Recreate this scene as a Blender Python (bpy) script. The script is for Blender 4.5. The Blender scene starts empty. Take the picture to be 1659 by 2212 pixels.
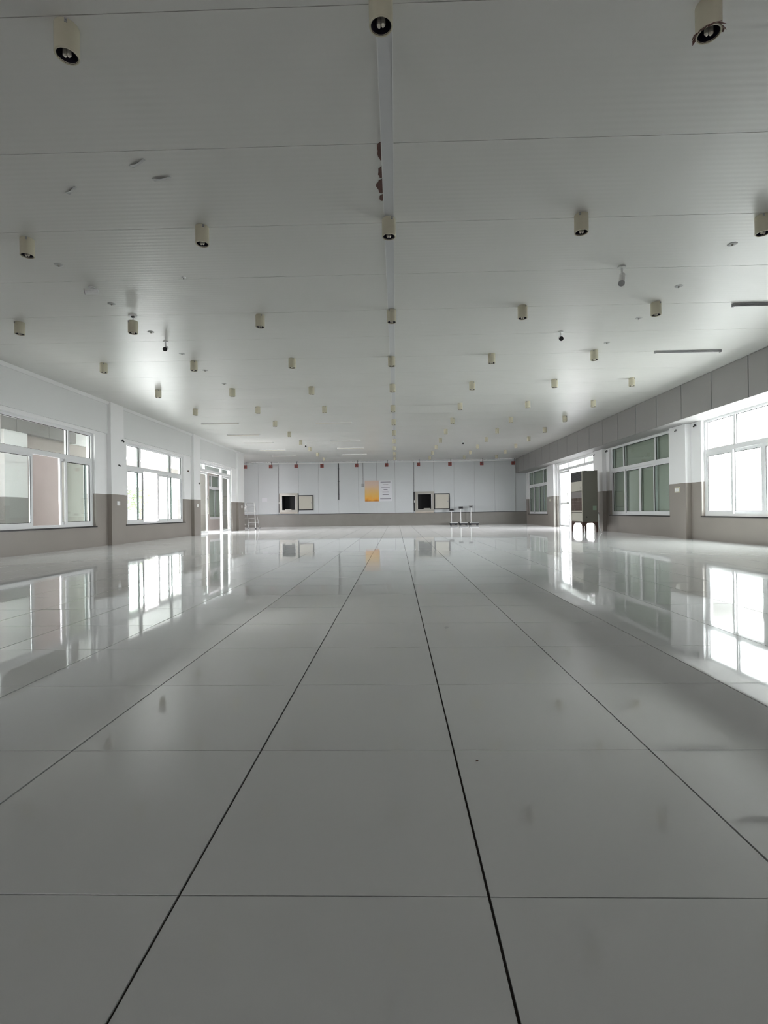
import bpy, math, random
from mathutils import Matrix, Vector

random.seed(7)
scene = bpy.context.scene
COL = scene.collection
PI = math.pi

# ------------------------------------------------------------------ camera
F_PX = 1097.4416
cam_d = bpy.data.cameras.new('camera')
cam_d.sensor_fit = 'HORIZONTAL'
cam_d.sensor_width = 36.0
cam_d.lens = F_PX / 1659.0 * 36.0
cam_d.clip_start = 0.05
cam_d.clip_end = 300.0
cam = bpy.data.objects.new('camera', cam_d)
COL.objects.link(cam)
right = Vector((0.99963020, 0.02404608, -0.01269801))
down = Vector((-0.01270570, 0.00016698, -0.99991927))
fwd = Vector((-0.02404202, 0.99971084, 0.00047244))
m = Matrix.Identity(4)
for r in range(3):
    m[r][0], m[r][1], m[r][2] = right[r], -down[r], -fwd[r]
m.translation = Vector((0.0, 0.0, 0.7397))
cam.matrix_world = m
scene.camera = cam

# ------------------------------------------------------------------ sky, exposure
world = bpy.data.worlds.new('overcast_sky')
scene.world = world
world.use_nodes = True
wn = world.node_tree
wn.nodes.clear()
wo = wn.nodes.new('ShaderNodeOutputWorld')
wb = wn.nodes.new('ShaderNodeBackground')
wb.inputs['Color'].default_value = (0.97, 0.965, 1.0, 1)
wb.inputs['Strength'].default_value = 9.0
wn.links.new(wb.outputs[0], wo.inputs[0])

scene.view_settings.view_transform = 'Standard'
scene.view_settings.look = 'None'
scene.view_settings.exposure = 1.56
scene.view_settings.gamma = 1.0
scene.view_settings.use_curve_mapping = False
scene.cycles.max_bounces = 9
scene.cycles.diffuse_bounces = 6
scene.cycles.glossy_bounces = 4
scene.cycles.transparent_max_bounces = 10
scene.cycles.filter_width = 1.1
scene.cycles.caustics_reflective = False
scene.cycles.caustics_refractive = False


def portal(x, y0, y1, z0, z1, facing):
    """daylight portal filling an opening in a wall that faces +X or -X"""
    d = bpy.data.lights.new('daylight_portal', 'AREA')
    d.shape = 'RECTANGLE'
    d.size = z1 - z0
    d.size_y = y1 - y0
    d.cycles.is_portal = True
    o = bpy.data.objects.new('daylight_portal', d)
    COL.objects.link(o)
    o.location = (x, (y0 + y1) / 2, (z0 + z1) / 2)
    o.rotation_euler = (0, -PI / 2 if facing > 0 else PI / 2, 0)   # lamp -Z into the room
    return o


# ------------------------------------------------------------------ dimensions
XL, XR, XS = -7.175, 7.126, 6.55      # left wall, right wall, soffit face
YB, YN = 27.976, -6.0                 # back wall, wall behind the camera
ZC, ZS = 3.569, 2.78                  # ceiling, soffit underside
XO = -9.0                             # outer wall of the side corridor
DADO_L, DADO_R, DADO_B = 1.275, 1.36, 0.675

for a_, b_ in ((-4.4, -3.0), (3.0, 4.4)):
    pn = portal(0, 0, b_ - a_, 0.9, 2.1, 1)
    pn.location = ((a_ + b_) / 2, YN - 0.1, 1.5)
    pn.rotation_euler = (0, -PI / 2, PI / 2)
portal(7.30, 8.4, 12.0, 0.55, 2.78, -1)
portal(7.30, 18.3, 22.6, 0.02, 2.78, -1)
portal(-9.05, 5.2, 9.6, 0.5, 2.7, 1)
portal(-9.05, 15.6, 22.0, 0.02, 2.74, 1)


# ------------------------------------------------------------------ materials
MATS = {}


def mat(name, col, rough=0.6, metal=0.0, var=0.0, vscale=3.0, bump=0.0, bscale=40.0, coat=0.0, spec=0.5, stretch=None):
    if name in MATS:
        return MATS[name]
    mm = bpy.data.materials.new(name)
    mm.use_nodes = True
    nt = mm.node_tree
    b = nt.nodes['Principled BSDF']
    b.inputs['Base Color'].default_value = (*col, 1)
    b.inputs['Roughness'].default_value = rough
    b.inputs['Metallic'].default_value = metal
    b.inputs['Specular IOR Level'].default_value = spec
    b.inputs['Coat Weight'].default_value = coat
    tc = nt.nodes.new('ShaderNodeTexCoord')
    src = tc.outputs['Object']
    if stretch:
        mp = nt.nodes.new('ShaderNodeMapping')
        mp.inputs['Scale'].default_value = stretch
        nt.links.new(src, mp.inputs['Vector'])
        src = mp.outputs['Vector']
    if var > 0:
        n = nt.nodes.new('ShaderNodeTexNoise')
        n.inputs['Scale'].default_value = vscale
        n.inputs['Detail'].default_value = 1.5
        nt.links.new(src, n.inputs['Vector'])
        mx = nt.nodes.new('ShaderNodeMix')
        mx.data_type = 'RGBA'
        mx.inputs['A'].default_value = (*[c * (1 - var) for c in col], 1)
        mx.inputs['B'].default_value = (*[min(1, c * (1 + var)) for c in col], 1)
        nt.links.new(n.outputs['Fac'], mx.inputs['Factor'])
        nt.links.new(mx.outputs['Result'], b.inputs['Base Color'])
    if bump > 0:
        n2 = nt.nodes.new('ShaderNodeTexNoise')
        n2.inputs['Scale'].default_value = bscale
        nt.links.new(src, n2.inputs['Vector'])
        bp = nt.nodes.new('ShaderNodeBump')
        bp.inputs['Strength'].default_value = bump
        bp.inputs['Distance'].default_value = 0.01
        nt.links.new(n2.outputs['Fac'], bp.inputs['Height'])
        nt.links.new(bp.outputs['Normal'], b.inputs['Normal'])
    MATS[name] = mm
    return mm


def glass_mat(name, tint, refl=0.35):
    """thin window glass: clear with a mirror reflection that grows at grazing angles"""
    mm = bpy.data.materials.new(name)
    mm.use_nodes = True
    nt = mm.node_tree
    nt.nodes.clear()
    out = nt.nodes.new('ShaderNodeOutputMaterial')
    tr = nt.nodes.new('ShaderNodeBsdfTransparent')
    tr.inputs['Color'].default_value = (*tint, 1)
    gl = nt.nodes.new('ShaderNodeBsdfGlossy')
    gl.inputs['Roughness'].default_value = 0.02
    gl.inputs['Color'].default_value = (0.9, 0.95, 0.93, 1)
    lw = nt.nodes.new('ShaderNodeLayerWeight')
    lw.inputs['Blend'].default_value = 0.5
    pw = nt.nodes.new('ShaderNodeMath')
    pw.operation = 'POWER'
    pw.inputs[1].default_value = 4.0
    nt.links.new(lw.outputs['Facing'], pw.inputs[0])
    ma = nt.nodes.new('ShaderNodeMath')
    ma.operation = 'MULTIPLY_ADD'
    ma.inputs[1].default_value = refl
    ma.inputs[2].default_value = 0.03
    nt.links.new(pw.outputs[0], ma.inputs[0])
    mx = nt.nodes.new('ShaderNodeMixShader')
    nt.links.new(ma.outputs[0], mx.inputs[0])
    nt.links.new(tr.outputs[0], mx.inputs[1])
    nt.links.new(gl.outputs[0], mx.inputs[2])
    nt.links.new(mx.outputs[0], out.inputs[0])
    MATS[name] = mm
    return mm


def ceiling_mat():
    mm = mat('ceiling_panel_paint', (0.60, 0.60, 0.575), rough=0.35, spec=0.5)
    nt = mm.node_tree
    b = nt.nodes['Principled BSDF']
    geo = nt.nodes.new('ShaderNodeNewGeometry')
    # fine pressed ribs running across the hall
    wv = nt.nodes.new('ShaderNodeTexWave')
    wv.wave_type = 'BANDS'
    wv.bands_direction = 'Y'
    wv.inputs['Scale'].default_value = 5.2
    wv.inputs['Distortion'].default_value = 0.15
    nt.links.new(geo.outputs['Position'], wv.inputs['Vector'])
    bp = nt.nodes.new('ShaderNodeBump')
    bp.inputs['Strength'].default_value = 0.35
    bp.inputs['Distance'].default_value = 0.0014
    nt.links.new(wv.outputs['Fac'], bp.inputs['Height'])
    nt.links.new(bp.outputs['Normal'], b.inputs['Normal'])
    # grime: large soft blotches
    n = nt.nodes.new('ShaderNodeTexNoise')
    n.inputs['Scale'].default_value = 0.9
    n.inputs['Detail'].default_value = 2
    nt.links.new(geo.outputs['Position'], n.inputs['Vector'])
    mx = nt.nodes.new('ShaderNodeMix')
    mx.data_type = 'RGBA'
    mx.inputs['A'].default_value = (0.70, 0.692, 0.668, 1)
    mx.inputs['B'].default_value = (0.77, 0.76, 0.742, 1)
    nt.links.new(n.outputs['Fac'], mx.inputs['Factor'])
    nt.links.new(mx.outputs['Result'], b.inputs['Base Color'])
    return mm


def floor_mat():
    mm = mat('polished_tile', (0.56, 0.575, 0.55), rough=0.07, spec=0.5)
    nt = mm.node_tree
    b = nt.nodes['Principled BSDF']
    geo = nt.nodes.new('ShaderNodeNewGeometry')
    n = nt.nodes.new('ShaderNodeTexNoise')
    n.inputs['Scale'].default_value = 1.3
    n.inputs['Detail'].default_value = 2
    nt.links.new(geo.outputs['Position'], n.inputs['Vector'])
    mx = nt.nodes.new('ShaderNodeMix')
    mx.data_type = 'RGBA'
    mx.inputs['A'].default_value = (0.475, 0.485, 0.47, 1)
    mx.inputs['B'].default_value = (0.525, 0.53, 0.515, 1)
    nt.links.new(n.outputs['Fac'], mx.inputs['Factor'])
    nt.links.new(mx.outputs['Result'], b.inputs['Base Color'])
    # sheen layer, pale at grazing angles; roughness wanders by noise
    b.inputs['IOR'].default_value = 1.85
    b.inputs['Sheen Weight'].default_value = 0.13
    b.inputs['Sheen Roughness'].default_value = 0.22
    n3 = nt.nodes.new('ShaderNodeTexNoise')
    n3.inputs['Scale'].default_value = 0.7
    n3.inputs['Detail'].default_value = 2
    nt.links.new(geo.outputs['Position'], n3.inputs['Vector'])
    mr = nt.nodes.new('ShaderNodeMapRange')
    mr.inputs['To Min'].default_value = 0.015
    mr.inputs['To Max'].default_value = 0.06
    nt.links.new(n3.outputs['Fac'], mr.inputs['Value'])
    nt.links.new(mr.outputs['Result'], b.inputs['Roughness'])
    # slight unevenness that bends the mirror image
    n2 = nt.nodes.new('ShaderNodeTexNoise')
    n2.inputs['Scale'].default_value = 1.1
    n2.inputs['Detail'].default_value = 0
    nt.links.new(geo.outputs['Position'], n2.inputs['Vector'])
    bp = nt.nodes.new('ShaderNodeBump')
    bp.inputs['Strength'].default_value = 0.2
    bp.inputs['Distance'].default_value = 0.0012
    nt.links.new(n2.outputs['Fac'], bp.inputs['Height'])
    nt.links.new(bp.outputs['Normal'], b.inputs['Normal'])
    return mm


M_FLOOR = floor_mat()
M_CEIL = ceiling_mat()
M_GROUT = mat('brown_grout', (0.035, 0.026, 0.020), 0.9)
M_DARK = mat('dark_void', (0.10, 0.10, 0.10), 0.9)
M_PLASTER = mat('white_plaster', (0.86, 0.855, 0.86), 0.65)
M_DADO = mat('taupe_wall_tile', (0.31, 0.278, 0.252), 0.33, var=0.08, vscale=1.2)
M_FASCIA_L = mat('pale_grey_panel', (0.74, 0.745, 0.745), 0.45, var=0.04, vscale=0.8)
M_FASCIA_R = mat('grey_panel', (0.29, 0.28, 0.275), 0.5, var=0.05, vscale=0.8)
M_BACK = mat('grey_blue_panel', (0.59, 0.61, 0.625), 0.45, var=0.05, vscale=0.7)
M_BACKDADO = mat('grey_skirting_tile', (0.245, 0.23, 0.21), 0.4, var=0.08)
M_FRAME = mat('white_upvc', (0.80, 0.80, 0.81), 0.35)
M_BLACK = mat('black_rubber', (0.012, 0.012, 0.013), 0.6)
M_SILL = mat('black_granite', (0.02, 0.018, 0.018), 0.3)
M_GLASS = glass_mat('clear_glass', (0.93, 0.97, 0.95))
M_BOARD = mat('grey_green_board', (0.42, 0.42, 0.37), 0.7, var=0.05, vscale=0.6)
M_CREAM = mat('yellowed_cream_plastic', (0.60, 0.565, 0.44), 0.45, var=0.08, vscale=9)
M_INNER = mat('dark_reflector', (0.03, 0.026, 0.045), 0.35)
M_BULB = mat('frosted_tube', (0.78, 0.74, 0.66), 0.35)
M_METAL = mat('brushed_steel', (0.36, 0.345, 0.31), 0.45, metal=0.6)
M_ALU = mat('aluminium', (0.66, 0.66, 0.65), 0.4, metal=0.3)
M_WHITE = mat('white_paint', (0.82, 0.82, 0.82), 0.5)
M_GREYPL = mat('grey_plastic', (0.35, 0.35, 0.36), 0.5)
M_DARKGREY = mat('charcoal_plastic', (0.06, 0.06, 0.065), 0.45)
M_RED = mat('dark_red_paint', (0.30, 0.055, 0.04), 0.5)
M_BEIGE = mat('beige_render', (0.52, 0.47, 0.445), 0.8, var=0.04)
M_CONC = mat('concrete', (0.46, 0.45, 0.44), 0.9, var=0.1)
M_STRIP = mat('pale_trim', (0.66, 0.66, 0.68), 0.35)
M_GLUE = mat('brown_glue', (0.13, 0.055, 0.045), 0.6, var=0.3, vscale=20)
M_OUTB = mat('pale_facade', (0.72, 0.76, 0.80), 0.8)
M_LEAF = mat('leaf_green', (0.17, 0.20, 0.11), 0.7, var=0.4, vscale=6)
M_BARK = mat('bark', (0.12, 0.09, 0.06), 0.9)
M_BLUE = mat('blue_sheet', (0.06, 0.32, 0.62), 0.6)
M_COOLER = mat('beige_enamel', (0.56, 0.53, 0.46), 0.4)
M_OLIVE = mat('olive_enamel', (0.15, 0.142, 0.115), 0.45, var=0.05)
M_GRILLE = mat('brown_filter', (0.10, 0.065, 0.055), 0.7)
M_RUST = mat('brown_stand', (0.085, 0.04, 0.03), 0.6)
M_STICKER = mat('green_sticker', (0.25, 0.34, 0.25), 0.6)
M_PAPER = mat('white_paper', (0.70, 0.70, 0.74), 0.6)
M_INK = mat('grey_ink', (0.22, 0.22, 0.25), 0.7)
M_TAPE = mat('grey_tape', (0.50, 0.50, 0.50), 0.5)


def poster_mat():
    mm = mat('orange_print', (0.7, 0.4, 0.1), 0.5)
    nt = mm.node_tree
    b = nt.nodes['Principled BSDF']
    tc = nt.nodes.new('ShaderNodeTexCoord')
    sx = nt.nodes.new('ShaderNodeSeparateXYZ')
    nt.links.new(tc.outputs['Generated'], sx.inputs[0])
    n = nt.nodes.new('ShaderNodeTexNoise')
    n.inputs['Scale'].default_value = 3.0
    nt.links.new(tc.outputs['Generated'], n.inputs['Vector'])
    a = nt.nodes.new('ShaderNodeMath')
    a.operation = 'MULTIPLY_ADD'
    a.inputs[1].default_value = 0.35
    nt.links.new(n.outputs['Fac'], a.inputs[0])
    nt.links.new(sx.outputs['Z'], a.inputs[2])
    cr = nt.nodes.new('ShaderNodeValToRGB')
    e = cr.color_ramp.elements
    e[0].position = 0.12
    e[0].color = (0.42, 0.12, 0.02, 1)
    e[1].position = 1.1
    e[1].color = (0.66, 0.50, 0.42, 1)
    for p, c in ((0.30, (0.80, 0.38, 0.05, 1)), (0.50, (0.75, 0.46, 0.13, 1)), (0.75, (0.70, 0.48, 0.26, 1))):
        k = e.new(p)
        k.color = c
    nt.links.new(a.outputs[0], cr.inputs[0])
    nt.links.new(cr.outputs[0], b.inputs['Base Color'])
    return mm


M_POSTER = poster_mat()


# ------------------------------------------------------------------ mesh helpers
class MB:
    def __init__(self):
        self.v, self.f = [], []

    def box(self, lo, hi):
        n = len(self.v)
        (a, b, c), (d, e, g) = lo, hi
        self.v += [(a, b, c), (d, b, c), (d, e, c), (a, e, c), (a, b, g), (d, b, g), (d, e, g), (a, e, g)]
        self.f += [tuple(n + i for i in q) for q in
                   ((3, 2, 1, 0), (4, 5, 6, 7), (0, 1, 5, 4), (1, 2, 6, 5), (2, 3, 7, 6), (3, 0, 4, 7))]
        return self

    def tube(self, p0, p1, r0, r1=None, seg=12, caps=True):
        r1 = r0 if r1 is None else r1
        p0, p1 = Vector(p0), Vector(p1)
        d = (p1 - p0).normalized()
        u = d.orthogonal().normalized()
        w = d.cross(u)
        n = len(self.v)
        for p, r in ((p0, r0), (p1, r1)):
            for k in range(seg):
                a = 2 * PI * k / seg
                self.v.append(tuple(p + u * (r * math.cos(a)) + w * (r * math.sin(a))))
        for k in range(seg):
            k2 = (k + 1) % seg
            self.f.append((n + k, n + k2, n + seg + k2, n + seg + k))
        if caps:
            self.f.append(tuple(n + k for k in reversed(range(seg))))
            self.f.append(tuple(n + seg + k for k in range(seg)))
        return self

    def lathe(self, prof, seg=20, center=(0, 0)):
        """profile of (radius, z) turned about the z axis"""
        n = len(self.v)
        for r, z in prof:
            for k in range(seg):
                a = 2 * PI * k / seg
                self.v.append((center[0] + r * math.cos(a), center[1] + r * math.sin(a), z))
        for i in range(len(prof) - 1):
            for k in range(seg):
                k2 = (k + 1) % seg
                self.f.append((n + i * seg + k, n + i * seg + k2, n + (i + 1) * seg + k2, n + (i + 1) * seg + k))
        return self

    def path(self, pts, r, seg=8):
        for a, b in zip(pts[:-1], pts[1:]):
            self.tube(a, b, r, r, seg)
        return self

    def prism(self, pts, axis, a, b):
        """polygon (list of 2-D points) extruded along an axis between a and b"""
        n = len(self.v)
        k = len(pts)
        for t in (a, b):
            for p, q in pts:
                self.v.append({0: (t, p, q), 1: (p, t, q), 2: (p, q, t)}[axis])
        self.f.append(tuple(range(n + k - 1, n - 1, -1)))
        self.f.append(tuple(range(n + k, n + 2 * k)))
        for i in range(k):
            j = (i + 1) % k
            self.f.append((n + i, n + j, n + k + j, n + k + i))
        return self

    def mesh(self, name, material, smooth=False, org=(0, 0, 0)):
        me = bpy.data.meshes.new(name)
        me.from_pydata([(x - org[0], y - org[1], z - org[2]) for x, y, z in self.v], [], self.f)
        me.materials.append(material)
        if smooth:
            for p in me.polygons:
                p.use_smooth = True
            try:
                me.set_sharp_from_angle(angle=0.6)
            except Exception:
                pass
        me.update()
        return me

    def build(self, name, material, parent=None, smooth=False):
        """world coordinates in, object stored relative to its parent"""
        org = Vector((0, 0, 0))
        p = parent
        while p is not None:
            org += p.location
            p = p.parent
        o = bpy.data.objects.new(name, self.mesh(name, material, smooth, org))
        COL.objects.link(o)
        o.parent = parent
        return o


def inst(name, me, parent=None, loc=(0, 0, 0), rot=(0, 0, 0)):
    o = bpy.data.objects.new(name, me)
    COL.objects.link(o)
    o.parent = parent
    o.location = loc
    o.rotation_euler = rot
    return o


def empty(name, loc, rot=(0, 0, 0)):
    o = bpy.data.objects.new(name, None)
    o.empty_display_size = 0.1
    COL.objects.link(o)
    o.location = loc
    o.rotation_euler = rot
    return o


def tag(o, label, cat, group=None):
    o['label'] = label
    o['category'] = cat
    if group:
        o['group'] = group
    return o


def struct(o, label=None):
    o['kind'] = 'structure'
    if label:
        o['label'] = label
        o['category'] = o.name.split('_')[0].split('.')[0]
    return o


def wall_boxes(mb, x0, x1, y0, y1, z0, z1, openings):
    """a wall slab between y0..y1, z0..z1 with rectangular openings (ya, yb, za, zb)"""
    ops = sorted((max(a, y0), min(b, y1), max(c, z0), min(d, z1)) for a, b, c, d in openings if d > z0 and c < z1 and b > y0 and a < y1)
    y = y0
    for a, b, c, d in ops:
        if a > y:
            mb.box((x0, y, z0), (x1, a, z1))
        if c > z0:
            mb.box((x0, a, z0), (x1, b, c))
        if d < z1:
            mb.box((x0, a, d), (x1, b, z1))
        y = b
    if y < y1:
        mb.box((x0, y, z0), (x1, y1, z1))
    return mb


# ------------------------------------------------------------------ floor
TX0, TY0, T = -0.43155, 0.97824, 0.6
GX, GY = 0.0055, 0.0032
fl = MB()
fl.box((XO, YN, -0.12), (7.35, YB + 0.2, -0.006))
floor = fl.build('floor', M_GROUT)
struct(floor, 'glossy pale grey tiled floor of the empty hall')
hw = T / 2 - GX / 2
hh = T / 2 - GY / 2
tile_me = MB().box((-hw, -hh, -0.009), (hw, hh, 0.0)).mesh('tile', M_FLOOR)


def in_view(x, y):
    d = Vector((x, y, 0)) - Vector((0, 0, 0.7397))
    zc = d.dot(fwd)
    if zc < 0.3:
        return False
    u, v = d.dot(right) / zc * F_PX, d.dot(down) / zc * F_PX
    return abs(u) < 829.5 + 250 / max(zc, .8) and abs(v) < 1106 + 420


cells = []
for i in range(-15, 13):
    for j in range(-7, 46):
        cx, cy = TX0 + (i + .5) * T, TY0 + (j + .5) * T
        x0, x1 = cx - hw, cx + hw
        y0, y1 = cy - hh, cy + hh
        lim = XL if cy < 23.3 else XO
        lim = XO
        x0, x1 = max(x0, lim), min(x1, XR + 0.1)
        y0, y1 = max(y0, YN), min(y1, YB)
        if x1 - x0 < 0.02 or y1 - y0 < 0.02:
            continue
        cells.append((cx, cy, x0, x1, y0, y1))
vis = [c for c in cells if in_view(c[0], c[1]) and abs(c[3] - c[2] - 2 * hw) < 1e-4 and c[0] > XL]
vis.sort(key=lambda c: c[1] + 0.15 * abs(c[0]))
chosen = set(id(c) for c in vis[:300])
fieldmb = MB()
for c in cells:
    cx, cy, x0, x1, y0, y1 = c
    tx, ty = random.gauss(0, 0.0007), random.gauss(0, 0.0007)
    if id(c) in chosen:
        inst('tile', tile_me, floor, (cx, cy, 0.0), (tx, ty, 0))
    else:
        n = len(fieldmb.v)
        for (px, py) in ((x0, y0), (x1, y0), (x1, y1), (x0, y1)):
            z = (py - cy) * tx - (px - cx) * ty
            fieldmb.v.append((px, py, z))
        for (px, py) in ((x0, y0), (x1, y0), (x1, y1), (x0, y1)):
            fieldmb.v.append((px, py, -0.009))
        fieldmb.f += [(n, n + 1, n + 2, n + 3), (n, n + 4, n + 5, n + 1), (n + 1, n + 5, n + 6, n + 2),
                      (n + 2, n + 6, n + 7, n + 3), (n + 3, n + 7, n + 4, n)]
tf = fieldmb.build('tile_field', M_FLOOR, floor)
tf['kind'] = 'stuff'

# ------------------------------------------------------------------ ceiling
ce = MB()
ce.box((XO - 0.2, YN, ZC + 0.03), (7.35, YB + 0.2, ZC + 0.2))
ceiling = ce.build('ceiling', M_DARK)
struct(ceiling, 'flat grey ribbed panel ceiling with surface lamps')
PITCH = 1.0695
k0 = int(math.floor((YN - 2.826) / PITCH))
for k in range(k0, 30):
    a = 2.826 + k * PITCH + 0.0025
    b = a + PITCH - 0.005
    a, b = max(a, YN), min(b, YB - 0.002)
    if b - a < 0.05:
        continue
    for x0, x1 in ((XL - 0.2, -0.078), (0.011, XR + 0.05)):
        if x0 < -1 and b > 23.4:
            x0 = XO
        MB().box((x0, a, ZC), (x1, b, ZC + 0.028)).build('ceiling_panel', M_CEIL, ceiling)
MB().box((XO, YN, ZC + 0.001), (XL - 0.21, 23.4, ZC + 0.028)).build('corridor_ceiling_panel', M_CEIL, ceiling)

# centre cover strip with glue stains
st = MB().box((-0.076, YN + 0.05, ZC - 0.010), (0.010, YB - 0.05, ZC + 0.012)).build('trim_1', M_STRIP)
struct(st, 'long pale cover strip down the middle of the ceiling')
MB().box((-0.083, YN + 0.05, ZC - 0.014), (-0.076, YB - 0.05, ZC)).build('strip_edge', M_WHITE, st)
MB().box((0.010, YN + 0.05, ZC - 0.014), (0.016, YB - 0.05, ZC)).build('strip_edge', M_WHITE, st)
for gy, gl, gw in ((3.97, 0.105, 0.032), (4.225, 0.075, 0.036), (4.40, 0.095, 0.055), (4.565, 0.05, 0.035)):
    pts = []
    for q in range(11):
        a = PI / 2 + PI * q / 10
        rr = 1 + random.uniform(-.12, .12)
        pts.append((-0.080 + gw * math.cos(a) * rr, gy + gl * math.sin(a) * rr))
    MB().prism(pts, 2, ZC - 0.004, ZC + 0.001).build('glue_stain', M_GLUE, st)

# ------------------------------------------------------------------ left wall
WL0 = XL - 0.22
OPEN_L = [(8.25, 11.97, 0.5, 2.70), (13.38, 17.07, 0.5, 2.70), (18.5, 22.1, 0.0, 2.70)]
wl = MB()
wall_boxes(wl, WL0, XL, YN, 23.4, DADO_L, ZC, OPEN_L)
wall_left = wl.build('wall_left', M_PLASTER)
struct(wall_left, 'long left wall with white plaster over taupe tile')
d = MB()
wall_boxes(d, WL0, XL, YN, 23.4, 0, DADO_L, OPEN_L)
d.build('dado', M_DADO, wall_left)
PIL_L = [(7.2, 7.85), (12.46, 13.06), (17.62, 18.22), (22.62, 23.5)]
for a, b in PIL_L:
    p = MB().box((XL - 0.05, a, DADO_L), (XL + 0.11, b, ZC)).build('pillar', M_PLASTER, wall_left)
    MB().box((XL - 0.05, a, 0), (XL + 0.11, b, DADO_L)).build('pillar_dado', M_DADO, p)
edges = [YN] + [e for ab in PIL_L for e in ab]
for a, b in zip(edges[0::2], edges[1::2]):
    f = MB().box((XL, a, ZS), (XL + 0.035, b, ZC - 0.002)).build('fascia_panel', M_FASCIA_L, wall_left)
    MB().prism([(XL + 0.035, ZC - 0.07), (XL + 0.055, ZC - 0.07), (XL + 0.09, ZC - 0.001), (XL + 0.035, ZC - 0.001)], 1, a, b).build('cornice', M_WHITE, f)

# ------------------------------------------------------------------ right wall and soffit
OPEN_R = [(8.35, 12.02, 0.56, 2.78), (13.42, 17.12, 0.56, 2.78), (18.3, 22.62, 0.0, 2.78), (24.18, 27.62, 0.56, 2.78)]
wr = MB()
wall_boxes(wr, XR, XR + 0.22, YN, YB, DADO_R, ZC, OPEN_R)
wall_right = wr.build('wall_right', M_PLASTER)
struct(wall_right, 'right wall with windows, white plaster over taupe tile')
d = MB()
wall_boxes(d, XR, XR + 0.22, YN, YB, 0, DADO_R, OPEN_R)
d.build('dado', M_DADO, wall_right)
for a, b in ((7.2, 7.85), (12.44, 13.16), (17.38, 18.16), (22.74, 23.5)):
    p = MB().box((XR - 0.13, a, DADO_R), (XR + 0.05, b, ZS)).build('pillar', M_PLASTER, wall_right)
    MB().box((XR - 0.13, a, 0), (XR + 0.05, b, DADO_R)).build('pillar_dado', M_DADO, p)
s = MB().box((XS + 0.03, YN, ZS + 0.002), (XR, YB, ZC)).build('soffit', mat('soffit_grey', (0.42, 0.41, 0.41), 0.6), wall_right)
y = 9.571 - 12 * 1.11
while y < YB - 0.05:
    a, b = max(y + 0.010, YN), min(y + 1.100, YB - 0.004)
    if b - a > 0.1:
        MB().box((XS, a, ZS), (XS + 0.03, b, ZC - 0.006)).build('soffit_panel', M_FASCIA_R, s)
    y += 1.11
MB().box((XS + 0.012, YN, ZS + 0.004), (XS + 0.03, YB, ZC - 0.008)).build('soffit_joint', M_BLACK, s)

# ------------------------------------------------------------------ back wall
bw = MB()
hatches = [(-6.44, -5.42, 0.80, 1.85), (1.04, 2.07, 0.76, 1.85)]
tmp = MB()
wall_boxes(tmp, YB, YB + 0.2, XO, XR + 0.22, 0, ZC, [(a + .12, b - .12, c + .12, e - .12) for a, b, c, e in hatches])
bw.v = [(y_, x_, z_) for x_, y_, z_ in tmp.v]
bw.f = [tuple(reversed(q)) for q in tmp.f]
wall_back = bw.build('wall_back', M_DARKGREY)
struct(wall_back, 'far end wall of grey blue panels above a tiled skirting')
seams = [XO, -8.71, -7.6, -6.49, -5.38, -4.27, -3.16, -2.05, -1.05, -0.05, 0.96, 2.08, 3.19, 4.30, 5.41, 6.52, XR]
for a, b in zip(seams[:-1], seams[1:]):
    a2, b2 = a + 0.004, b - 0.004
    zz = [(DADO_B + 0.02, ZC - 0.01)]
    for h in hatches:
        if a < (h[0] + h[1]) / 2 < b:
            zz = [(DADO_B + 0.02, h[2]), (h[3], ZC - 0.01)]
    for c, e in zz:
        MB().box((a2, YB - 0.03, c), (b2, YB, e)).build('wall_panel', M_BACK, wall_back)
MB().box((XO, YB - 0.035, 0), (XR, YB, DADO_B)).build('dado', M_BACKDADO, wall_back)
MB().box((XO, YB - 0.05, DADO_B), (XR, YB, DADO_B + 0.022)).build('dado_edge', M_BLACK, wall_back)
MB().box((XO, YB - 0.06, 3.475), (XS, YB - 0.03, 3.51)).build('cornice', M_WHITE, wall_back)

# wall behind the camera, outer corridor wall, ground
tmp = MB()
NEAR_OPEN = [(-4.4, -3.0, 0.9, 2.1), (3.0, 4.4, 0.9, 2.1)]
wall_boxes(tmp, YN - 0.2, YN, XO, 7.35, 0, ZC + 0.03, NEAR_OPEN)
nb = MB()
nb.v = [(y_, x_, z_) for x_, y_, z_ in tmp.v]
nb.f = [tuple(reversed(q)) for q in tmp.f]
wn_ = nb.build('wall_near', M_PLASTER)
struct(wn_, 'wall with two windows behind the viewer closing the hall')
ow = MB()
OPEN_O = [(5.2, 9.6, 0.5, 2.7), (15.6, 22.0, 0.0, 2.74), (24.3, 26.25, 0.5, 2.68)]  # first opening is out of view, added to brighten the corridor
wall_boxes(ow, XO - 0.2, XO, YN, YB + 0.2, 0, ZC + 0.03, OPEN_O)
wall_outer = ow.build('wall_outer', M_BEIGE)
struct(wall_outer, 'beige outer wall of the side corridor beyond the windows')
p = MB().box((XO, 11.3, 1.2), (XO + 0.14, 12.03, ZC)).build('pillar', M_PLASTER, wall_outer)
MB().box((XO, 11.3, 0), (XO + 0.14, 12.03, 1.2)).build('pillar_dado', mat('grey_tile', (0.30, 0.29, 0.285), 0.4), p)
y = 5.0
while y < YB - 0.2:
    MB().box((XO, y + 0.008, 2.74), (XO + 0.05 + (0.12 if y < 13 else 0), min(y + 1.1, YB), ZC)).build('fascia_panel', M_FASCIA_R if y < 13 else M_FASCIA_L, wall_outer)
    y += 1.108
MB().box((XO + 0.0, 16.2, 0), (XO + 0.03, 16.2 + 0.05, 2.74)).build('post', M_FRAME, wall_outer)
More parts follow.
